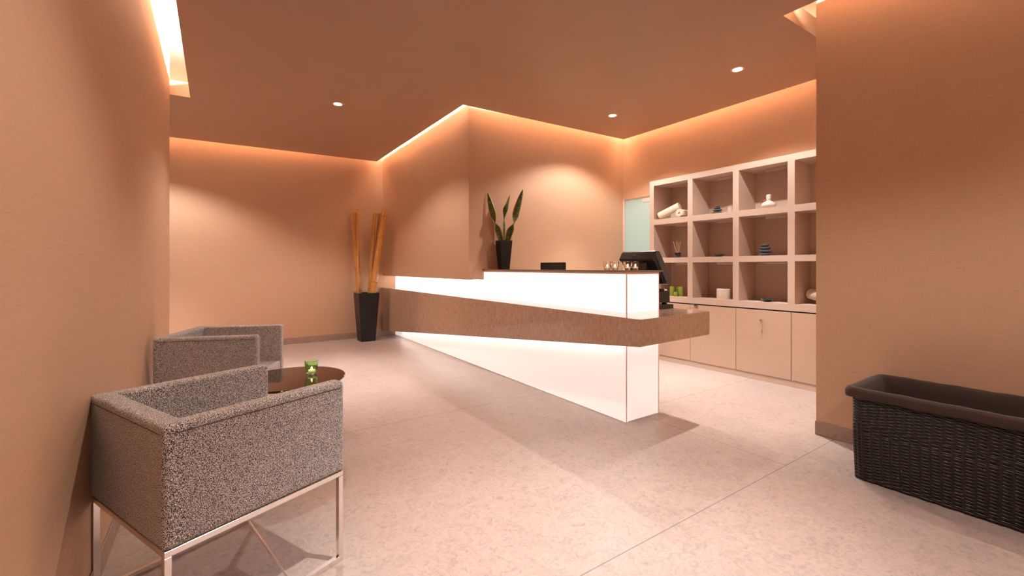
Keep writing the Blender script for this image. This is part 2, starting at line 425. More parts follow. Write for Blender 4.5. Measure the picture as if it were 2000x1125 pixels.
# slim edge trims at the corner and under the slab
b = MB(); b.box(P0[0] - .002, P0[0] + .004, 2.271, 2.2765, 0, .70); b.box(P0[0] - .003, P0[0] + .007, 2.270, 2.2765, Z1, Z2)
b.box(P2[0], P2[0] + .004, 2.270, 2.300, 0, Z2)
part(b, 'corner_trim', M['paneltrim'])
b = MB(); b.prism([(P0[0] - .002, 2.274), (P0[0] - .002 + .022, 2.274), (xin(YB), YB - .001), (xin(YB) - .003, YB - .001)], Z2 - .016, Z2)
b.box(P0[0] + .02, P2[0] + .003, 2.2715, 2.277, Z2 - .018, Z2); part(b, 'top_trim', M['paneltrim'])
# stone slab on top
b = MB(); b.prism([(2.592, 2.262), (3.04, 2.262), (3.04, YB - .001), (2.600, YB - .001)], Z2, 1.176); part(b, 'counter_top', M['slab'], bevel=.002)
# ledge: tapering beam in front, wrapped round the end
O = (2.352, 1.935); XF = 2.397
b = MB()
yk = YK - .004
fl = [(O[0], O[1]), (XF, yk), (P1[0] - .001, yk), (P0[0] - .001, 2.276)]
zb = [bz(O[1]), bz(yk), bz(yk), bz(2.276)]
b.poly([(x, y, z) for (x, y), z in zip(fl, zb)] + [(x, y, Z1) for x, y in fl], [(3,2,1,0),(4,5,6,7),(0,1,5,4),(1,2,6,5),(2,3,7,6),(3,0,4,7)])
part(b, 'front_ledge', M['veneer'], bevel=.0012, seg=1)
b = MB()
en = [(O[0] + .0012, O[1]), (3.26, 1.993), (3.26, 2.46), (2.996, 2.46), (2.996, 2.2755), (P0[0] + .0005, 2.2755)]
b.prism(en, lambda x, y: .664, Z1); part(b, 'end_ledge', M['veneer'], bevel=.0012, seg=1)
b = MB(); b.box(2.972, 3.26, 2.4605, YB - .01, .812, Z1); part(b, 'desk_top', M['veneer'], bevel=.0012, seg=1)
b = MB(); b.box(3.0, 3.05, 3.9, YB - .02, .0, .811); part(b, 'desk_leg', M['shelf'])
b = MB(); b.box(3.0, 3.035, 2.62, 2.80, .64, .69); part(b, 'cable_box', M['black'], bevel=.004)
# led tapes tucked under ledge, slab and block
b = MB()
b.poly([(xin(2.30) - .035, 2.30, bz(2.30) - .004), (xin(7.2) - .035, 7.2, bz(7.2) - .004), (xin(7.2) - .022, 7.2, bz(7.2) - .004), (xin(2.30) - .022, 2.30, bz(2.30) - .004),
        (xin(2.30) - .035, 2.30, bz(2.30) - .001), (xin(7.2) - .035, 7.2, bz(7.2) - .001), (xin(7.2) - .022, 7.2, bz(7.2) - .001), (xin(2.30) - .022, 2.30, bz(2.30) - .001)],
       [(3,2,1,0),(4,5,6,7),(0,1,5,4),(1,2,6,5),(2,3,7,6),(3,0,4,7)])
part(b, 'led_tape', M['led'])
b = MB(); b.box(XB + .14, XB + .16, YB + .02, 7.5, 1.048, 1.053); part(b, 'led_tape', M['led'])
b = MB(); b.box(2.64, 2.97, 2.245, 2.255, .659, .663); part(b, 'led_tape', M['led'])

# ---------------------------------------------------------------- shelf unit
XU = 4.765; XE = 5.135
su = empty('shelf_unit', (4.95, 2.6, 0), 'tall beige wall shelf unit with open cubes above gloss cupboard doors', 'shelves')
ys = [3.761, 3.199, 2.636, 2.074, 1.511]; tw = .066
zs = [(.762, .832), (1.259, 1.323), (1.755, 1.824), (2.268, 2.334)]
for y in ys:
    b = MB(); b.box(XU, XE - .01, y - tw, y, .8325, 2.2675); part(b, 'upright', M['shelf'], su)
for z0, z1 in zs:
    b = MB()
    if z0 < .8 or z0 > 2: b.box(XU, XE - .01, ys[4] - tw, ys[0], z0, z1)
    else: b.box(XU + .0005, XE - .012, ys[4] - .5 * tw, ys[0] - .5 * tw, z0, z1)
    part(b, 'shelf_board', M['shelf'], su)
b = MB(); b.box(XE - .0095, XE + .003, ys[4] - tw, ys[0], .76, 2.33); part(b, 'back_panel', M['shelf'], su)
b = MB(); b.box(XU + .022, XE, ys[4] - tw, ys[0], .064, .760); part(b, 'cupboard_body', M['gap'], su)
b = MB(); b.box(XU + .006, XE - .02, ys[4] - tw, ys[0], 0, .063); part(b, 'plinth', M['shelf'], su)
dy = [3.761, 3.165, 2.603, 2.041, 1.445]
for i in range(4):
    b = MB(); b.box(XU, XU + .02, dy[i + 1] + .0025, dy[i] - .0025, .067, .748)
    dd = part(b, 'door', M['door'], su, bevel=.0015, seg=1)
    if i == 2:
        k = MB(); k.tube([(XU - .001, 2.325, .645), (XU - .022, 2.325, .645)], .009, 12); k.box(XU - .024, XU - .020, 2.312, 2.338, .634, .652)
        k.bar((XU - .022, 2.322, .64), (XU - .012, 2.322, .545), .011)
        q = k.build('lock_key', M['chrome'], dd); q['label'] = 'steel lock with hanging key tag'
    if i == 1:
        k = MB(); k.blob((XU - .006, 3.085, .741), .010, .032, .007, 1); k.build('finger_pull', M['black'], dd, smooth=True)
for i in range(4):
    for z0, _ in zs[1:]:
        yc = ys[i] - tw - .30
        b = MB(); b.box(4.96, 5.0, yc - .11, yc + .11, z0 - .026, z0 - .0005)
        part(b, 'strip_lamp', M['shelf'], su, bevel=.003)

FZ = {1: 1.824, 2: 1.323, 3: .832}
def towel(name, loc, rz, ln, r, tilt=0.0, label='', group=None):
    o = empty(name, loc, label, 'towel', group, rz)
    o.rotation_euler = (0, tilt, rz)
    b = MB()
    # spiral sheet cross-section extruded along local x
    n = 70; turns = 3.6; th = r * .23; pin = []; pout = []
    for i in range(n + 1):
        t = i / n; a = t * turns * 2 * PI; rr = r * .12 + (r - r * .12 - th) * t
        pin.append((rr * math.cos(a), rr * math.sin(a))); pout.append(((rr + th * .86) * math.cos(a), (rr + th * .86) * math.sin(a)))
    rings = []
    m = 9
    for k in range(m):
        x = -ln / 2 + ln * k / (m - 1); e = .012 * r / .05 * (1 if k in (0, m - 1) else 0)
        rings.append(([b.bm.verts.new((x, p[0], p[1] + r)) for p in pin], [b.bm.verts.new((x, p[0] * (1 - e), p[1] * (1 - e) + r)) for p in pout]))
    for (a0, a1), (c0, c1) in zip(rings, rings[1:]):
        for i in range(n):
            b.bm.faces.new((a1[i], a1[i + 1], c1[i + 1], c1[i])); b.bm.faces.new((a0[i + 1], a0[i], c0[i], c0[i + 1]))
        b.bm.faces.new((a0[n], a1[n], c1[n], c0[n])); b.bm.faces.new((a1[0], a0[0], c0[0], c1[0]))
    for (a0, a1) in (rings[0], rings[-1]):
        for i in range(n): b.bm.faces.new((a0[i], a0[i + 1], a1[i + 1], a1[i]))
    b.build('roll', M['towel'], o, smooth=True, angle=60)
    return o
G = 'cream towels in the top left cube'
towel('rolled_towel', (4.905, 3.345, FZ[1] + .001), math.radians(8), .26, .054, label='cream rolled towel lying flat on the top shelf with its spiral end to the front')
t2 = towel('rolled_towel', (4.86, 3.50, FZ[1] + .051), math.radians(-72), .29, .054, label='longer cream rolled towel leaning aslant over the smaller roll on the top shelf')
t2.rotation_euler = (0, math.radians(-22), math.radians(-78))
towel('rolled_towel', (4.92, 1.83, FZ[3] + .018), math.radians(60), .30, .062, tilt=math.radians(-6), label='white rolled towel on the lowest shelf next to the right wall')

def pebbles(loc, spec, label, group):
    """each stone is a thing"""
    z = loc[2]; k = 0
    names = spec
    for (rx, ry, rz, dx, dy, lab) in spec:
        o = MB(); o.blob((0, 0, rz), rx, ry, rz, seed=k + int(loc[1] * 100), n=20, m=10, rough=.05)
        q = o.build('massage_stone', M['stone'], smooth=True, angle=180)
        q.location = (loc[0] + dx, loc[1] + dy, z); tag(q, lab, 'stone', group)
        z += rz * 2 - .003; k += 1
W1 = 'in the stack on the top shelf'
pebbles((4.87, 2.88, FZ[1]), [(.045, .058, .016, 0, .004, 'flat dark stone, lowest and widest ' + W1),
                              (.042, .052, .016, 0, -.004, 'grey stone, second from the bottom ' + W1),
                              (.033, .038, .0115, 0, .003, 'small dark stone, second from the top ' + W1),
                              (.025, .028, .010, 0, -.002, 'smallest dark stone, topmost ' + W1)], '', 'dark massage stones stacked on the top shelf')
W2 = 'in the taller stack on the middle shelf'
pebbles((4.87, 2.342, FZ[2]), [(.05, .066, .0175, 0, .0, 'broad dark stone, lowest ' + W2),
                              (.05, .064, .0175, 0, -.002, 'dark flat stone, second from the bottom ' + W2),
                              (.044, .056, .0175, 0, .003, 'dark rounded stone, third from the bottom ' + W2),
                              (.036, .044, .017, 0, .006, 'smaller dark stone, topmost ' + W2)], '', 'dark massage stones stacked on the middle shelf')
# herbal compress
o = empty('herbal_compress', (4.86, 2.30, FZ[1]), 'round white cloth herbal compress ball with wrapped stem and red thread', 'massage ball')
b = MB(); b.lathe([(.012, 0), (.045, .004), (.066, .022), (.070, .036), (.060, .056), (.036, .072), (.022, .080), (.014, .084)], 28, fn=lambda r, a, z, k: r * (1 + .03 * math.sin(9 * a)))
b.build('cloth_ball', M['linen'], o, smooth=True, angle=60)
b = MB(); b.lathe([(.020, .080), (.019, .086), (.023, .090), (.022, .100), (.025, .104), (.022, .112), (.025, .118), (.022, .126), (.025, .132), (.023, .143), (.014, .148)], 16)
b.build('stem', M['linen'], o, smooth=True, angle=60)
b = MB(); b.tube([(-.01, .022, .086), (-.012, .035, .092), (-.01, .052, .088), (-.008, .058, .078), (-.012, .045, .080), (-.01, .026, .085)], .004, 6); b.build('thread', M['red'], o, smooth=True)
# reed cup
o = empty('incense_cup', (4.86, 3.405, FZ[2]), 'small black ceramic cup holding thin wooden incense sticks on the middle shelf', 'cup')
b = MB(); b.lathe([(.022, 0), (.024, .006), (.034, .020), (.040, .040), (.041, .061), (.037, .061), (.034, .040), (.020, .014), (.004, .012)], 24)
b.build('cup', M['ceramic'], o, smooth=True, angle=50)
for (a, l, tt) in ((.4, .2, (.02, .085)), (1.2, .2, (.01, .065)), (2.4, .18, (0, .012)), (3.3, .19, (.01, -.01)), (4.4, .2, (-.01, -.055))):
    b = MB(); b.tube([(.008 * math.cos(a), .010 * math.sin(a), .016), (tt[0], tt[1] * .9, .19 + .02 * math.sin(a * 3))], .003, 6)
    b.build('incense_stick', M['stick'], o)
# dish, bowl
def dish(name, loc, r, h, mat, label):
    b = MB(); b.lathe([(r * .45, 0), (r * .5, .004), (r * .85, h * .55), (r, h), (r * .94, h), (r * .78, h * .6), (r * .4, h * .28), (.002, h * .25)], 28)
    q = b.build(name, mat, smooth=True, angle=50); q.location = loc; tag(q, label, 'bowl'); return q
dish('shallow_dish', (4.87, 2.862, FZ[2]), .070, .030, M['bowl'], 'shallow dark grey dish on the middle shelf between cup and stones')
dish('black_bowl', (4.87, 2.32, FZ[3]), .064, .038, M['ceramic'], 'small black bowl alone on the lowest shelf')
# candles
def candle(loc, r, h, mat, label, group=None, fl=False):
    o = empty('pillar_candle', loc, label, 'candle', group)
    b = MB(); b.lathe([(r * .97, 0), (r, .004), (r, h - .004), (r * .95, h), (r * .75, h - .003), (.002, h - .006)], 32); b.build('wax', mat, o, smooth=True, angle=40)
    b = MB(); b.tube([(0, 0, h - .008), (.001, 0, h + .006)], .0012, 6); b.build('wick', M['gap'], o)
    return o
candle((4.86, 2.80, FZ[3]), .072, .118, M['cwhite'], 'thick white pillar candle on the lowest shelf')
GG = 'green candles behind the till'
candle((4.85, 3.475, FZ[3]), .032, .120, M['cgreen'], 'light olive pillar candle nearest to the till', GG)
candle((4.93, 3.435, FZ[3]), .030, .120, M['cdark'], 'dark green pillar candle half hidden between the two olive ones', GG)
candle((4.87, 3.36, FZ[3]), .033, .122, M['cgreen'], 'tall olive pillar candle rightmost of the green candles', GG)
candle((4.81, 3.395, FZ[3]), .026, .056, M['cgreen'], 'short lime green candle in front of the tall ones', GG)

# ---------------------------------------------------------------- till on the desk
o = empty('cash_register', (3.08, 2.5, Z1), 'black point of sale till with tilted screen behind the counter end', 'cash register')
V0, V1 = 2.30, 2.66
def tp(mb, name, mat, par=o, **k):
    q = mb.build(name, mat, par, **k); q.matrix_parent_inverse = Matrix.Translation(-Vector(o.location)); return q
b = MB(); b.prism_y([(3.012, 1.338), (3.045, 1.334), (3.195, 1.105), (3.190, 1.066), (3.165, 1.052), (3.140, 1.060), (2.990, 1.300), (2.995, 1.326)], V0, V1)
tp(b, 'screen_housing', M['darkgrey'], bevel=.006)
b = MB(); b.prism_y([(3.006, 1.340), (2.985, 1.330), (2.948, 1.272), (2.952, 1.256), (2.985, 1.240), (3.105, 1.062), (3.118, 1.068), (2.99, 1.298)], V0 + .004, V1 - .004)
bs_ = tp(b, 'back_shell', M['black'], bevel=.005)
b = MB(); b.box(-.0008, .0008, -.022, .022, -.004, .004, Matrix.Translation((2.960, 2.50, 1.303)) @ Matrix.Rotation(math.radians(33), 4, 'Y')); b.build('maker_plate', M['chrome'], bs_)
b = MB(); b.prism_y([(2.985, .999), (3.13, .999), (3.10, 1.10), (3.05, 1.20), (2.985, 1.245), (2.985, 1.10)], 2.39, 2.60); tp(b, 'stand', M['black'], bevel=.008)
b = MB(); b.box(2.975, 2.984, 2.47, 2.484, 1.0, 1.24); tp(b, 'cable', M['darkgrey'])
b = MB(); b.box(3.03 - .055, 3.205, V0 + .02, V1 + .06, .902, .998); dw = tp(b, 'cash_drawer', M['black'], bevel=.004)
for x in (3.0, 3.17):
    for y in (2.35, 2.66):
        b = MB(); b.box(x - .015, x + .015, y - .015, y + .015, .886, .902); b.build('drawer_foot', M['gap'], dw)
b = MB(); b.box(2.975, 3.228, V0, V1 + .08, Z1, .886); tp(b, 'base_plate', M['black'], bevel=.003)
b = MB(); b.box(3.10, 3.15, 2.335, 2.40, .9985, 1.018); q = b.build('card_reader', M['black'], bevel=.004); tag(q, 'small black card reader lying on the till drawer', 'card reader')
k = MB(); k.box(3.152, 3.19, 2.335, 2.38, .9985, 1.012); q = k.build('receipt_roll', M['linen'], bevel=.004); tag(q, 'small white paper pad next to the card reader', 'paper')
# cable to the cupboards
b = MB(); b.tube([(3.232, 2.45, .878), (3.25, 2.48, .895), (3.28, 2.6, .90), (3.30, 2.9, .87), (3.27, 3.2, .86)], .003, 6)
q = b.build('power_cable', M['gap'], smooth=True); tag(q, 'thin black cable trailing from the till', 'cable')

# monitor behind the counter
o = empty('computer_monitor', (2.99, 3.72, Z1), 'black computer monitor peeking over the counter top', 'monitor')
def mp_(mb, name, mat, **k):
    return mb.build(name, mat, o, **k)
b = MB(); b.box(-.02, .012, -.205, .205, .085, .405); mp_(b, 'casing', M['black'], bevel=.008)
b = MB(); b.box(.012, .014, -.19, .19, .10, .39); mp_(b, 'screen', M['darkgrey'])
b = MB(); b.box(-.045, -.015, -.04, .04, .005, .25); mp_(b, 'neck', M['black'], bevel=.005)
b = MB(); b.lathe([(.09, 0), (.09, .006), (.05, .012)], 28); q = mp_(b, 'foot', M['black'])
o.location = (3.075, 3.72, Z1)

# tealight glasses on the counter top
def tealight_glass(loc, label, group, mat, r=.030, h=.062, lit=True):
    o = empty('tealight_glass', loc, label, 'candle holder', group)
    f = lambda rr, a, z, k: rr * (1 + (.025 * math.cos(10 * a) if 0 < z < h - .002 and k < 7 else 0))
    b = MB(); b.lathe([(r * .62, 0), (r * .78, .003), (r * .70, .008), (r * .82, .014), (r * .95, h * .45), (r, h * .8), (r * 1.02, h - .001), (r * .93, h), (r * .88, h * .8), (r * .83, h * .45), (r * .66, .016), (.002, .014)], 40, fn=f)
    b.build('glass_cup', mat, o, smooth=True, angle=60)
    b = MB(); b.lathe([(r * .52, .0165), (r * .55, .018), (r * .55, .027), (.001, .0265)], 24, caps=False); b.build('tealight', M['wax'], o, smooth=True)
    b = MB(); b.lathe([(.0008, .0275), (.0045, .033), (.005, .037), (.003, .044), (.0006, .051)], 12); b.build('flame', M['flame'], o, smooth=True)
    return o
GT = 'clear tealight glasses on the counter top'
def ray(px, py):   # world direction of a photo pixel (photo 2000 x 1125, eye line 522, 852 px focal length)
    a = math.atan(579 / 852); c, s_ = math.cos(a), math.sin(a); X = (px - 1000) / 852; Z = (522 - py) / 852
    return Vector((c * X + s_, -s_ * X + c, Z))
def on_y(px, x0):  # y where the pixel column meets the plane x = x0
    r = ray(px, 522); return x0 / r.x * r.y
for i, (px, x0, lab) in enumerate(((1186, 2.78, 'leftmost lit glass tealight holder on the counter top'), (1201, 2.70, 'second glass tealight holder from the left on the counter top, its flame hardly showing'),
                                   (1226, 2.76, 'third glass tealight holder from the left, brightest flame in front of the till'), (1241, 2.84, 'rightmost lit glass tealight holder in front of the till'))):
    tealight_glass((x0, on_y(px, x0), 1.1762), lab, GT, M['glass'], r=.033, h=.070)

# snake plant
o = empty('snake_plant', (2.835, 4.345, 1.1762), 'snake plant with three yellow edged leaves in a black tapered pot', 'potted plant')
b = MB(); t0, t1, hp = .051, .076, .334; o.scale = (1.02,) * 3
def sq(r, z): return [(-r, -r, z), (r, -r, z), (r, r, z), (-r, r, z)]
b.poly(sq(t0, 0) + sq(t1, hp) + sq(t1 - .009, hp) + sq(t1 - .012, hp - .03), [(3,2,1,0),(0,1,5,4),(1,2,6,5),(2,3,7,6),(3,0,4,7),(4,5,9,8),(5,6,10,9),(6,7,11,10),(7,4,8,11),(8,9,13,12),(9,10,14,13),(10,11,15,14),(11,8,12,15),(12,13,14,15)])
q = b.build('pot', M['potblack'], o, bevel=.002); q.rotation_euler.z = math.radians(-8)
b = MB(); b.box(-.05, .05, -.05, .05, .28, .295); b.build('soil', M['soil'], o)
def leaf_mesh(path, width, twist, name='leaf'):
    """path: list of Vector, width fn, twist fn (angle about tangent)"""
    bm = bmesh.new(); uvl = bm.loops.layers.uv.new('UVMap'); rows = []; n = len(path)
    for k, p in enumerate(path):
        t = (path[min(k + 1, n - 1)] - path[max(k - 1, 0)]).normalized()
        base = Vector((.827, -.562, 0)); base = (base - t * base.dot(t)).normalized()
        sd = Matrix.Rotation(twist(k / (n - 1)), 3, t) @ base; nm = t.cross(sd)
        w = width(k / (n - 1)) / 2
        rows.append([(bm.verts.new(p + sd * w * q_ + nm * (w * .35 * (1 - abs(q_)))), (q_ + 1) / 2) for q_ in (-1, -.6, -.2, .2, .6, 1)])
    for k in range(n - 1):
        for i in range(5):
            f = bm.faces.new((rows[k][i][0], rows[k][i + 1][0], rows[k + 1][i + 1][0], rows[k + 1][i][0]))
            us = (rows[k][i][1], rows[k][i + 1][1], rows[k + 1][i + 1][1], rows[k + 1][i][1])
            for lp, uu, vv in zip(f.loops, us, (k, k, k + 1, k + 1)): lp[uvl].uv = (uu, vv / n)
    me = bpy.data.meshes.new(name); bm.to_mesh(me); bm.free(); me.materials.append(M['leaf'])
    for p in me.polygons: p.use_smooth = True
    ob = bpy.data.objects.new(name, me); COL.objects.link(ob); ob.parent = o
    so = ob.modifiers.new('th', 'SOLIDIFY'); so.thickness = .003
    return ob
R_ = Vector((.827, -.562, 0))
def lpath(pts, n=26):
    out = []
    for k in range(n + 1):
        t = k / n * (len(pts) - 1); i = min(int(t), len(pts) - 2); f = t - i
        p = [pts[max(i - 1, 0)], pts[i], pts[i + 1], pts[min(i + 2, len(pts) - 1)]]
        v = lambda j: .5 * (2 * p[1][j] + (p[2][j] - p[0][j]) * f + (2 * p[0][j] - 5 * p[1][j] + 4 * p[2][j] - p[3][j]) * f * f + (3 * p[1][j] - p[0][j] - 3 * p[2][j] + p[3][j]) * f ** 3)
        out.append(R_ * v(0) + Vector((.562, .827, 0)) * v(2) + Vector((0, 0, v(1))))
    return out
lw = lambda wmax, tw_: (lambda t: wmax * min(1, .55 + t * 1.8) * (1 - max(0, (t - .72) / .28) ** 1.6) * (1 if True else 0) + .002)
leaf_mesh(lpath([(-.015, .27, 0), (-.06, .43, 0), (-.095, .55, -.01), (-.14, .70, -.02), (-.185, .885, -.02)]), lw(.076, 0), lambda t: .15 + 2.9 * max(0, min(1, (t - .30) / .38)))
leaf_mesh(lpath([(.005, .27, .01), (.005, .45, .02), (.012, .64, .02), (.035, .75, .02), (.068, .865, .02)]), lw(.062, 0), lambda t: 1.05 + 3.0 * max(0, min(1, (t - .35) / .4)))
leaf_mesh(lpath([(.03, .27, 0), (.065, .42, 0), (.115, .55, 0), (.16, .72, 0), (.222, .93, 0)]), lw(.082, 0), lambda t: -.1 - 2.9 * max(0, min(1, (t - .30) / .35)))

# ---------------------------------------------------------------- floor vase with bamboo
vx, vy = 2.045, 7.255
o = empty('floor_vase', (vx, vy, 0), 'tall black tapered square floor vase in the far corner', 'vase')
b = MB(); t0, t1, hp = .115, .165, .785
b.poly(sq(t0, 0) + sq(t1, hp) + sq(t1 - .012, hp) + sq(t1 - .022, hp - .10), [(3,2,1,0),(0,1,5,4),(1,2,6,5),(2,3,7,6),(3,0,4,7),(4,5,9,8),(5,6,10,9),(6,7,11,10),(7,4,8,11),(8,9,13,12),(9,10,14,13),(10,11,15,14),(11,8,12,15),(12,13,14,15)])
b.build('vase_body', M['potblack'], o, bevel=.002)
FW = Vector((.562, .827, 0))
def bamboo_pole(bot, topp, r, lab, gaps):
    """bot/top: (right, z, depth) offsets from the vase middle"""
    base = Vector((vx, vy, 0))
    A = base + R_ * bot[0] + FW * bot[2] + Vector((0, 0, bot[1])); Bp = base + R_ * topp[0] + FW * topp[2] + Vector((0, 0, topp[1]))
    d = Bp - A; Ln = d.length
    o = empty('bamboo_pole', A, lab, 'bamboo', 'bamboo poles standing in the floor vase')
    o.rotation_euler = d.to_track_quat('Z', 'Y').to_euler()
    prof = []; z = 0.0; nodes = []
    while z < Ln:
        nodes.append(z); z += gaps
    b = MB(); prof = [(r, 0)]
    for zn in nodes[1:]:
        if zn > Ln - .02: break
        prof += [(r * .985, zn - .02), (r * 1.03, zn - .006), (r * 1.07, zn - .002), (r * .95, zn + .001), (r * 1.05, zn + .004), (r, zn + .02)]
    prof += [(r, Ln), (r * .80, Ln), (r * .76, Ln - .06)]
    b.lathe(prof, 20); cane = b.build('cane', M['bamboo'], o, smooth=True, angle=60)
    for zn in nodes[1:]:
        if zn > Ln - .02: break
        b = MB(); b.lathe([(r * .93, zn - .002), (r * 1.085, zn - .0015), (r * 1.085, zn + .0015), (r * .93, zn + .002)], 20, caps=False); b.build('node_ring', M['node'], cane, smooth=True)
k = 7.24 / 852
bamboo_pole((-.105, .45, .0), ((693 - 718) * k, 2.09, .03), .044, 'thick bamboo pole leaning left, leftmost in the vase', .37)
bamboo_pole((-.100, .45, -.084), ((704.5 - 718) * k, 2.14, -.085), .0165, 'thinnest yellow bamboo pole, right beside the leftmost one', .40)
bamboo_pole((-.005, .25, .045), ((732 - 718) * k, 2.09, .06), .030, 'slim bamboo pole in the middle, left of the two leaning together', .30)
bamboo_pole((.046, .25, .075), ((739 - 718) * k, 2.09, .115), .025, 'slim reddish bamboo pole tucked behind the rightmost thick one', .34)
bamboo_pole((.038, .25, -.035), ((753.5 - 718) * k, 2.115, -.02), .052, 'thickest bamboo pole, rightmost and leaning right', .36)

# ---------------------------------------------------------------- armchairs
def armchair(loc, rz, label):
    """local x = towards the open front, y = across"""
    o = empty('armchair', loc, label, 'armchair', 'grey boucle armchairs around the small table', rz)
    D, W, Zb, Zt, T = .62, .622, .366, .735, .068
    fo = -D / 2; fr = D / 2; hw = W / 2
    def ubox(b, x0, x1, y0, y1, z0, z1): b.box(x0, x1, y0, y1, z0, z1)
    b = MB(); ubox(b, fo, fo + T, -hw, hw, Zb, Zt); b.build('backrest', M['boucle'], o, bevel=.015, seg=4, smooth=True)
    for sg in (-1, 1):
        b = MB(); y0, y1 = sorted((sg * hw, sg * (hw - T)))
        n = 8; b.box(fo + .004, fr, y0 + (.0006 if sg < 0 else 0), y1 - (.0006 if sg > 0 else 0), Zb, Zt - .001)
        ar = b.build('armrest', M['boucle'], o, bevel=.015, seg=4, smooth=True)
        # top seam stitching
        b = MB(); yy = sg * (hw + .0003)
        b.tube([(fo + .015, yy - sg * .0006, Zt - .026), (fr - .02, yy - sg * .0006, Zt - .026), (fr - .003, yy - sg * .01, Zt - .04)], .0016, 6)
        b.build('piping', M['seam'], ar)
    b = MB(); b.tube([(fo - .0003, -hw + .02, Zt - .026), (fo - .0003, hw - .02, Zt - .026)], .0016, 6); b.build('piping', M['seam'], o)
    b = MB(); b.box(fo + T, fr - .004, -hw + T, hw - T, Zb, .455); b.build('seat', M['boucle'], o, bevel=.022, seg=4, smooth=True)
    # chrome sled frame
    w = .020; e = w / 2
    b = MB(); z = Zb - e
    xs0, xs1, ye = fo + e + .004, fr - e - .004, hw - e - .004
    b.bar((xs0 - e, -ye, z), (xs1 + e, -ye, z), w); b.bar((xs0 - e, ye, z), (xs1 + e, ye, z), w)
    b.bar((xs0, -ye + e, z), (xs0, ye - e, z), w); b.bar((xs1, -ye + e, z), (xs1, ye - e, z), w)
    b.build('seat_rail', M['chrome'], o, bevel=.0015, seg=1)
    for x in (xs0, xs1):
        for y in (-ye, ye):
            b = MB(); b.bar((x, y, w), (x, y, Zb - w), w); b.build('leg', M['chrome'], o, bevel=.0015, seg=1)
    for y in (-ye, ye):
        b = MB(); b.bar((xs0 - e, y, e), (xs1 + e, y, e), w); b.build('runner', M['chrome'], o, bevel=.0015, seg=1)
    for y in (-1, 1):
        b = MB(); b.tube([(-.10 * y, ye * y * .98, .012), (.02 * y, ye * .25 * y, Zb - .012)], .004, 8); b.build('brace_rod', M['chrome'], o, smooth=True)
    return o
a1 = .4226; a2 = -.379
armchair((.029, 2.028, 0), a1, 'large near grey boucle armchair seen from behind with chrome legs')
armchair((.061, 3.842, 0), a2, 'far grey boucle armchair by the wall behind the near one')

# ---------------------------------------------------------------- coffee table
tx, ty = .400, 3.076; TH = .50; TR = .317
o = empty('coffee_table', (tx, ty, 0), 'low round coffee table with dark brown glass top between the armchairs', 'table')
b = MB(); b.lathe([(TR - .004, TH - .014), (TR, TH - .010), (TR, TH - .003), (TR - .003, TH)], 96); b.build('tabletop', M['tabletop'], o, smooth=True, angle=30)
b = MB(); b.lathe([(.16, TH - .026), (.16, TH - .0145)], 40); b.build('underplate', M['chrome'], o)
for i in range(4):
    a = math.radians(233.5 + 90 * i); p = (.219 * math.cos(a), .219 * math.sin(a))
    b = MB(); b.bar((*p, 0), (*p, TH - .0145), .024); b.build('leg', M['chrome'], o, bevel=.001, seg=1)
b = MB()
for i in range(4):
    a = math.radians(233.5 + 90 * i); c_ = math.radians(233.5 + 90 * (i + 1))
    b.bar((.219 * math.cos(a), .219 * math.sin(a), .012), (.219 * math.cos(c_), .219 * math.sin(c_), .012), .016)
b.build('floor_frame', M['chrome'], o)
# green glass
rr = ray(609, 731); t = (TH - 1.2) / rr.z
tealight_glass((rr.x * t, rr.y * t + .01, TH + .0003), 'green glass tealight holder lit on the round coffee table', None, M['gglass'], r=.040, h=.088)

# ---------------------------------------------------------------- laundry basket
o = empty('laundry_basket', (3.255, .51, 0), 'long black wicker laundry basket with brown cloth lining against the right wall', 'basket')
bx0, bx1, by0, by1 = -.262, .255, -.50, .475
def rect_path(ins, z, per=.02, rad=.05, wav=0.0, ph=0.0):
    x0, x1, y0, y1 = bx0 + ins, bx1 - ins, by0 + ins, by1 - ins
    pts = []
    segs = [((x0 + rad, y0), (x1 - rad, y0), (0, -1)), ((x1, y0 + rad), (x1, y1 - rad), (1, 0)), ((x1 - rad, y1), (x0 + rad, y1), (0, 1)), ((x0, y1 - rad), (x0, y0 + rad), (-1, 0))]
    cor = [((x1 - rad, y0 + rad), -PI / 2), ((x1 - rad, y1 - rad), 0), ((x0 + rad, y1 - rad), PI / 2), ((x0 + rad, y0 + rad), PI)]
    for (a, c_, n), (cc, a0) in zip(segs, cor):
        L_ = math.hypot(c_[0] - a[0], c_[1] - a[1]); m = int(round(L_ / per))
        for i in range(m):
            t = i / m; pts.append((a[0] + (c_[0] - a[0]) * t, a[1] + (c_[1] - a[1]) * t, n[0], n[1]))
        for i in range(4):
            an = a0 + (i + .0) * PI / 8; pts.append((cc[0] + rad * math.cos(an), cc[1] + rad * math.sin(an), math.cos(an), math.sin(an)))
    out = []
    for i, (x, y, nx, ny) in enumerate(pts):
        d = wav * math.sin(i * PI / 2 * 1.0 + ph)
        out.append((x + nx * d, y + ny * d, z + random.uniform(-.0008, .0008)))
    return out
b = MB(); zz = .014; row = 0
while zz < .478:
    rad = .0048 if not (.265 < zz < .285 or zz < .03) else .0058
    ins = .008 + .012 * (1 - zz / .5)
    b.tube(rect_path(ins, zz, wav=.0038 if rad < .0055 else .003, ph=(row % 2) * PI), rad, 5, closed=True)
    zz += rad * 1.72; row += 1
q = b.build('wicker_weave', M['wicker'], o, smooth=True, angle=180)
b = MB()
pp = rect_path(.012, 0, per=.04)
for i, (x, y, z) in enumerate(pp):
    b.tube([(x * .965, y * .985, .004), (x, y, .25), (x, y, .487)], .0052, 6)
b.build('stake', M['stake'], o)['kind'] = 'stuff'
b = MB()
x0, x1, y0, y1 = bx0 + .026, bx1 - .026, by0 + .026, by1 - .026
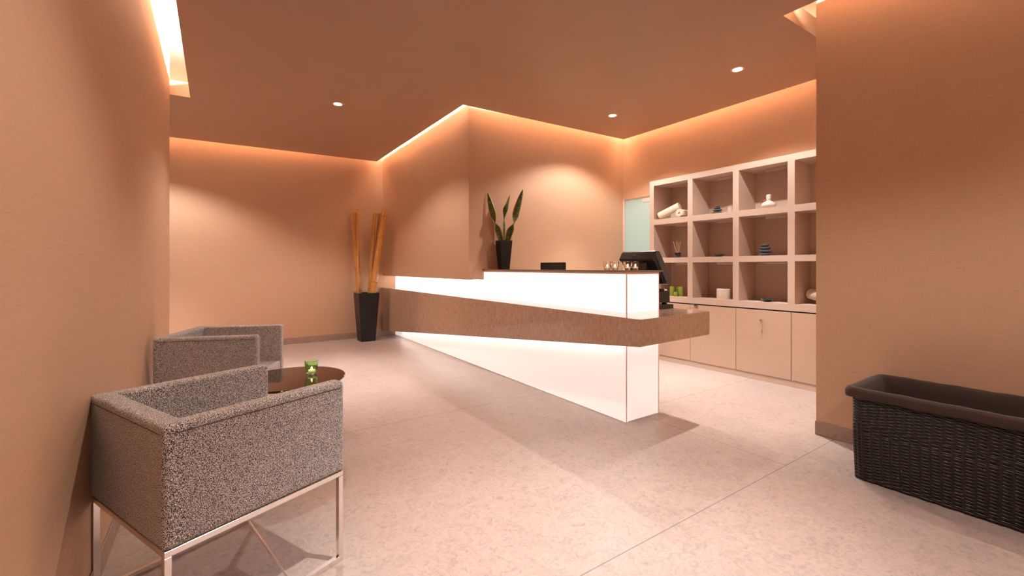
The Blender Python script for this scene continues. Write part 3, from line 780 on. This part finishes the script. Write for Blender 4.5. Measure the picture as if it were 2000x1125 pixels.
b.poly([(x0,y0,.012),(x1,y0,.012),(x1,y1,.012),(x0,y1,.012)], [(0,1,2,3)]); b.box(x0, x1, y0, y1, .006, .014)
b.build('basket_floor', M['stake'], o)
b = MB()
# cloth lining: inner bag, rolled over the rim
rings = []
prof = [(.090, .03), (.050, .06), (.040, .25), (.034, .45), (.024, .503), (.010, .520), (-.006, .518), (-.015, .503), (-.016, .480), (-.013, .468), (-.008, .468)]
for j, (ins, z) in enumerate(prof):
    P = rect_path(ins, z, per=.02, rad=.045 if j < 4 else .05)
    rings.append([b.bm.verts.new((x, y, z + .003 * math.sin(x * 23 + y * 31))) for x, y, _ in P])
mn = min(len(r) for r in rings)
def resample(path, n):
    P = [Vector(p) for p in path]; P.append(P[0]); L_ = [0]
    for a, c_ in zip(P, P[1:]): L_.append(L_[-1] + (c_ - a).length)
    out = []; i = 0
    for k in range(n):
        t = L_[-1] * k / n
        while L_[i + 1] < t: i += 1
        f = (t - L_[i]) / max(1e-9, L_[i + 1] - L_[i]); out.append(P[i].lerp(P[i + 1], f))
    return out
b.bm.free(); b = MB(); rings = []
for j, (ins, z) in enumerate(prof):
    x0, x1, y0, y1 = bx0 + ins, bx1 - ins, by0 + ins, by1 - ins; rad = .03; n4 = 46
    ring = []
    def add(x, y): 
        wz = .0012 * math.sin(x * 19 + y * 27) + .0008 * math.sin(y * 61)
        wi = .006 * math.sin(y * 40 + z * 9) * (1 if j in (1, 2, 3) else .15)
        ring.append(b.bm.verts.new((x + wi, y + wi * .4, z + wz)))
    for i in range(24): add(x0 + rad + (x1 - x0 - 2 * rad) * i / 24, y0)
    for i in range(4): add(x1 - rad + rad * math.sin(i * PI / 8), y0 + rad - rad * math.cos(i * PI / 8))
    for i in range(n4): add(x1, y0 + rad + (y1 - y0 - 2 * rad) * i / n4)
    for i in range(4): add(x1 - rad + rad * math.cos(i * PI / 8), y1 - rad + rad * math.sin(i * PI / 8))
    for i in range(24): add(x1 - rad - (x1 - x0 - 2 * rad) * i / 24, y1)
    for i in range(4): add(x0 + rad - rad * math.sin(i * PI / 8), y1 - rad + rad * math.cos(i * PI / 8))
    for i in range(n4): add(x0, y1 - rad - (y1 - y0 - 2 * rad) * i / n4)
    for i in range(4): add(x0 + rad - rad * math.cos(i * PI / 8), y0 + rad - rad * math.sin(i * PI / 8))
    rings.append(ring)
n = len(rings[0])
for a, c_ in zip(rings, rings[1:]):
    for i in range(n): b.bm.faces.new((a[i], a[(i + 1) % n], c_[(i + 1) % n], c_[i]))
b.bm.faces.new(rings[0])
q = b.build('cloth_lining', M['lining'], o, smooth=True, angle=180)
sm = q.modifiers.new('th', 'SOLIDIFY'); sm.thickness = .004; sm.offset = 0

# ---------------------------------------------------------------- downlights and light
WARM = (1.0, .945, .89)
def downlight(x, y, label, power, visible=True, size=130, blend=.4):
    z = cz(x)
    if visible:
        o = empty('ceiling_downlight', (x, y, z), label, 'ceiling light', 'recessed downlights in the ceiling')
        b = MB(); b.lathe([(.040, -.0035), (.058, -.003), (.060, .0), (.040, .0)], 32, caps=False); b.build('trim_ring', M['ring'], o, smooth=True)
        b = MB(); b.lathe([(.041, -.0005), (.041, -.0015), (.0005, -.0045)], 32, caps=False); b.build('lamp_lens', M['lens'], o, smooth=True)
    li = bpy.data.lights.new('spot_lamp', 'SPOT'); li.energy = power; li.color = WARM; li.spot_size = math.radians(size); li.spot_blend = blend
    li.shadow_soft_size = .022; li.energy = power * .30
    lo = bpy.data.objects.new('spot_lamp', li); COL.objects.link(lo); lo.location = (x, y, z - .03)
    l2 = li.copy(); l2.spot_size = math.radians(62); l2.spot_blend = 1.0; l2.energy = power * 1.15; l2.color = (1.0, .97, .94)   # narrow beam of the reflector
    lo = bpy.data.objects.new('spot_lamp', l2); COL.objects.link(lo); lo.location = (x, y, z - .03)
    return lo
PW = 150
downlight(1.10, 4.99, 'small recessed ceiling downlight over the left seating side', PW)
downlight(3.95, 3.66, 'small recessed ceiling downlight near the corner over the counter', PW * 1.15)
downlight(3.985, 2.16, 'small recessed ceiling downlight in front of the shelf wall, nearest the right wall', PW)
downlight(-.75, 6.5, 'recessed ceiling downlight in the alcove behind the left wall', PW * 1.6)
downlight(1.2, 1.10, 'recessed ceiling downlight above the near floor', PW * 1.1)
downlight(2.3, -1.2, 'recessed ceiling downlight behind the viewer', PW * .8)

def area(name, loc, rot, sx, sy, power, color=WARM, spread=180):
    li = bpy.data.lights.new(name, 'AREA'); li.shape = 'RECTANGLE'; li.size = sx; li.size_y = sy; li.energy = power; li.color = color
    li.spread = math.radians(spread)
    lo = bpy.data.objects.new(name, li); COL.objects.link(lo); lo.location = loc; lo.rotation_euler = rot
    return lo
def cove(p, q, side, watts):
    """LED tape on top of the slab; side = unit vector towards the wall"""
    p, q = Vector(p), Vector(q); mid = (p + q) / 2; L_ = (q - p).length
    z = cz(mid.x) + .15 + .030
    d = Vector((side[0], side[1], .25)).normalized()
    ax = (q - p).normalized()
    zz_ = -d; xx = ax; yy = zz_.cross(xx)
    Mx = Matrix((xx, yy, zz_)).transposed()
    slope = (cz(q.x) - cz(p.x)) / L_
    lo = area('cove_tape', (mid.x - side[0] * .085, mid.y - side[1] * .085, z), (0, 0, 0), L_ - .02, .018, watts * L_, (1.0, .90, .76))
    lo.rotation_euler = Mx.to_euler()
    return lo
CW = 18
cove((-2.9, YK - s, 0), (XB - s, YK - s, 0), (0, 1), CW)
cove((XB - s, YB - s, 0), (XB - s, YK - s, 0), (1, 0), CW)
cove((XB - s, YB - s, 0), (XS - s, YB - s, 0), (0, 1), CW)
cove((XS - s, 1.55, 0), (XS - s, YB - s, 0), (1, 0), CW)
cove((-.216, -2.5, 0), (-.216, 5.55, 0), (-1, 0), CW)
cove((3.39, -2.5, 0), (3.39, 1.40, 0), (1, 0), CW * .8)
# room behind the frosted door
area('back_room_lamp', (5.9, 4.1, 1.4), (0, math.radians(90), 0), 2.0, 1.0, 9, (.95, 1.0, .97))

W = bpy.data.worlds.new('World'); C.world = W; W.use_nodes = True
W.node_tree.nodes['Background'].inputs[0].default_value = (1, .85, .75, 1); W.node_tree.nodes['Background'].inputs[1].default_value = .02

# ---------------------------------------------------------------- camera
cam = bpy.data.cameras.new('camera'); co = bpy.data.objects.new('camera', cam); COL.objects.link(co)
co.location = (0, 0, 1.2); co.rotation_euler = (PI / 2, 0, -math.atan(579 / 852))
cam.sensor_width = 36; cam.lens = 852 / 2000 * 36; cam.shift_y = -(562.5 - 522) / 2000; cam.clip_start = .02
C.camera = co
C.view_settings.view_transform = 'Standard'; C.view_settings.look = 'None'; C.view_settings.gamma = 1
C.view_settings.exposure = 1.0
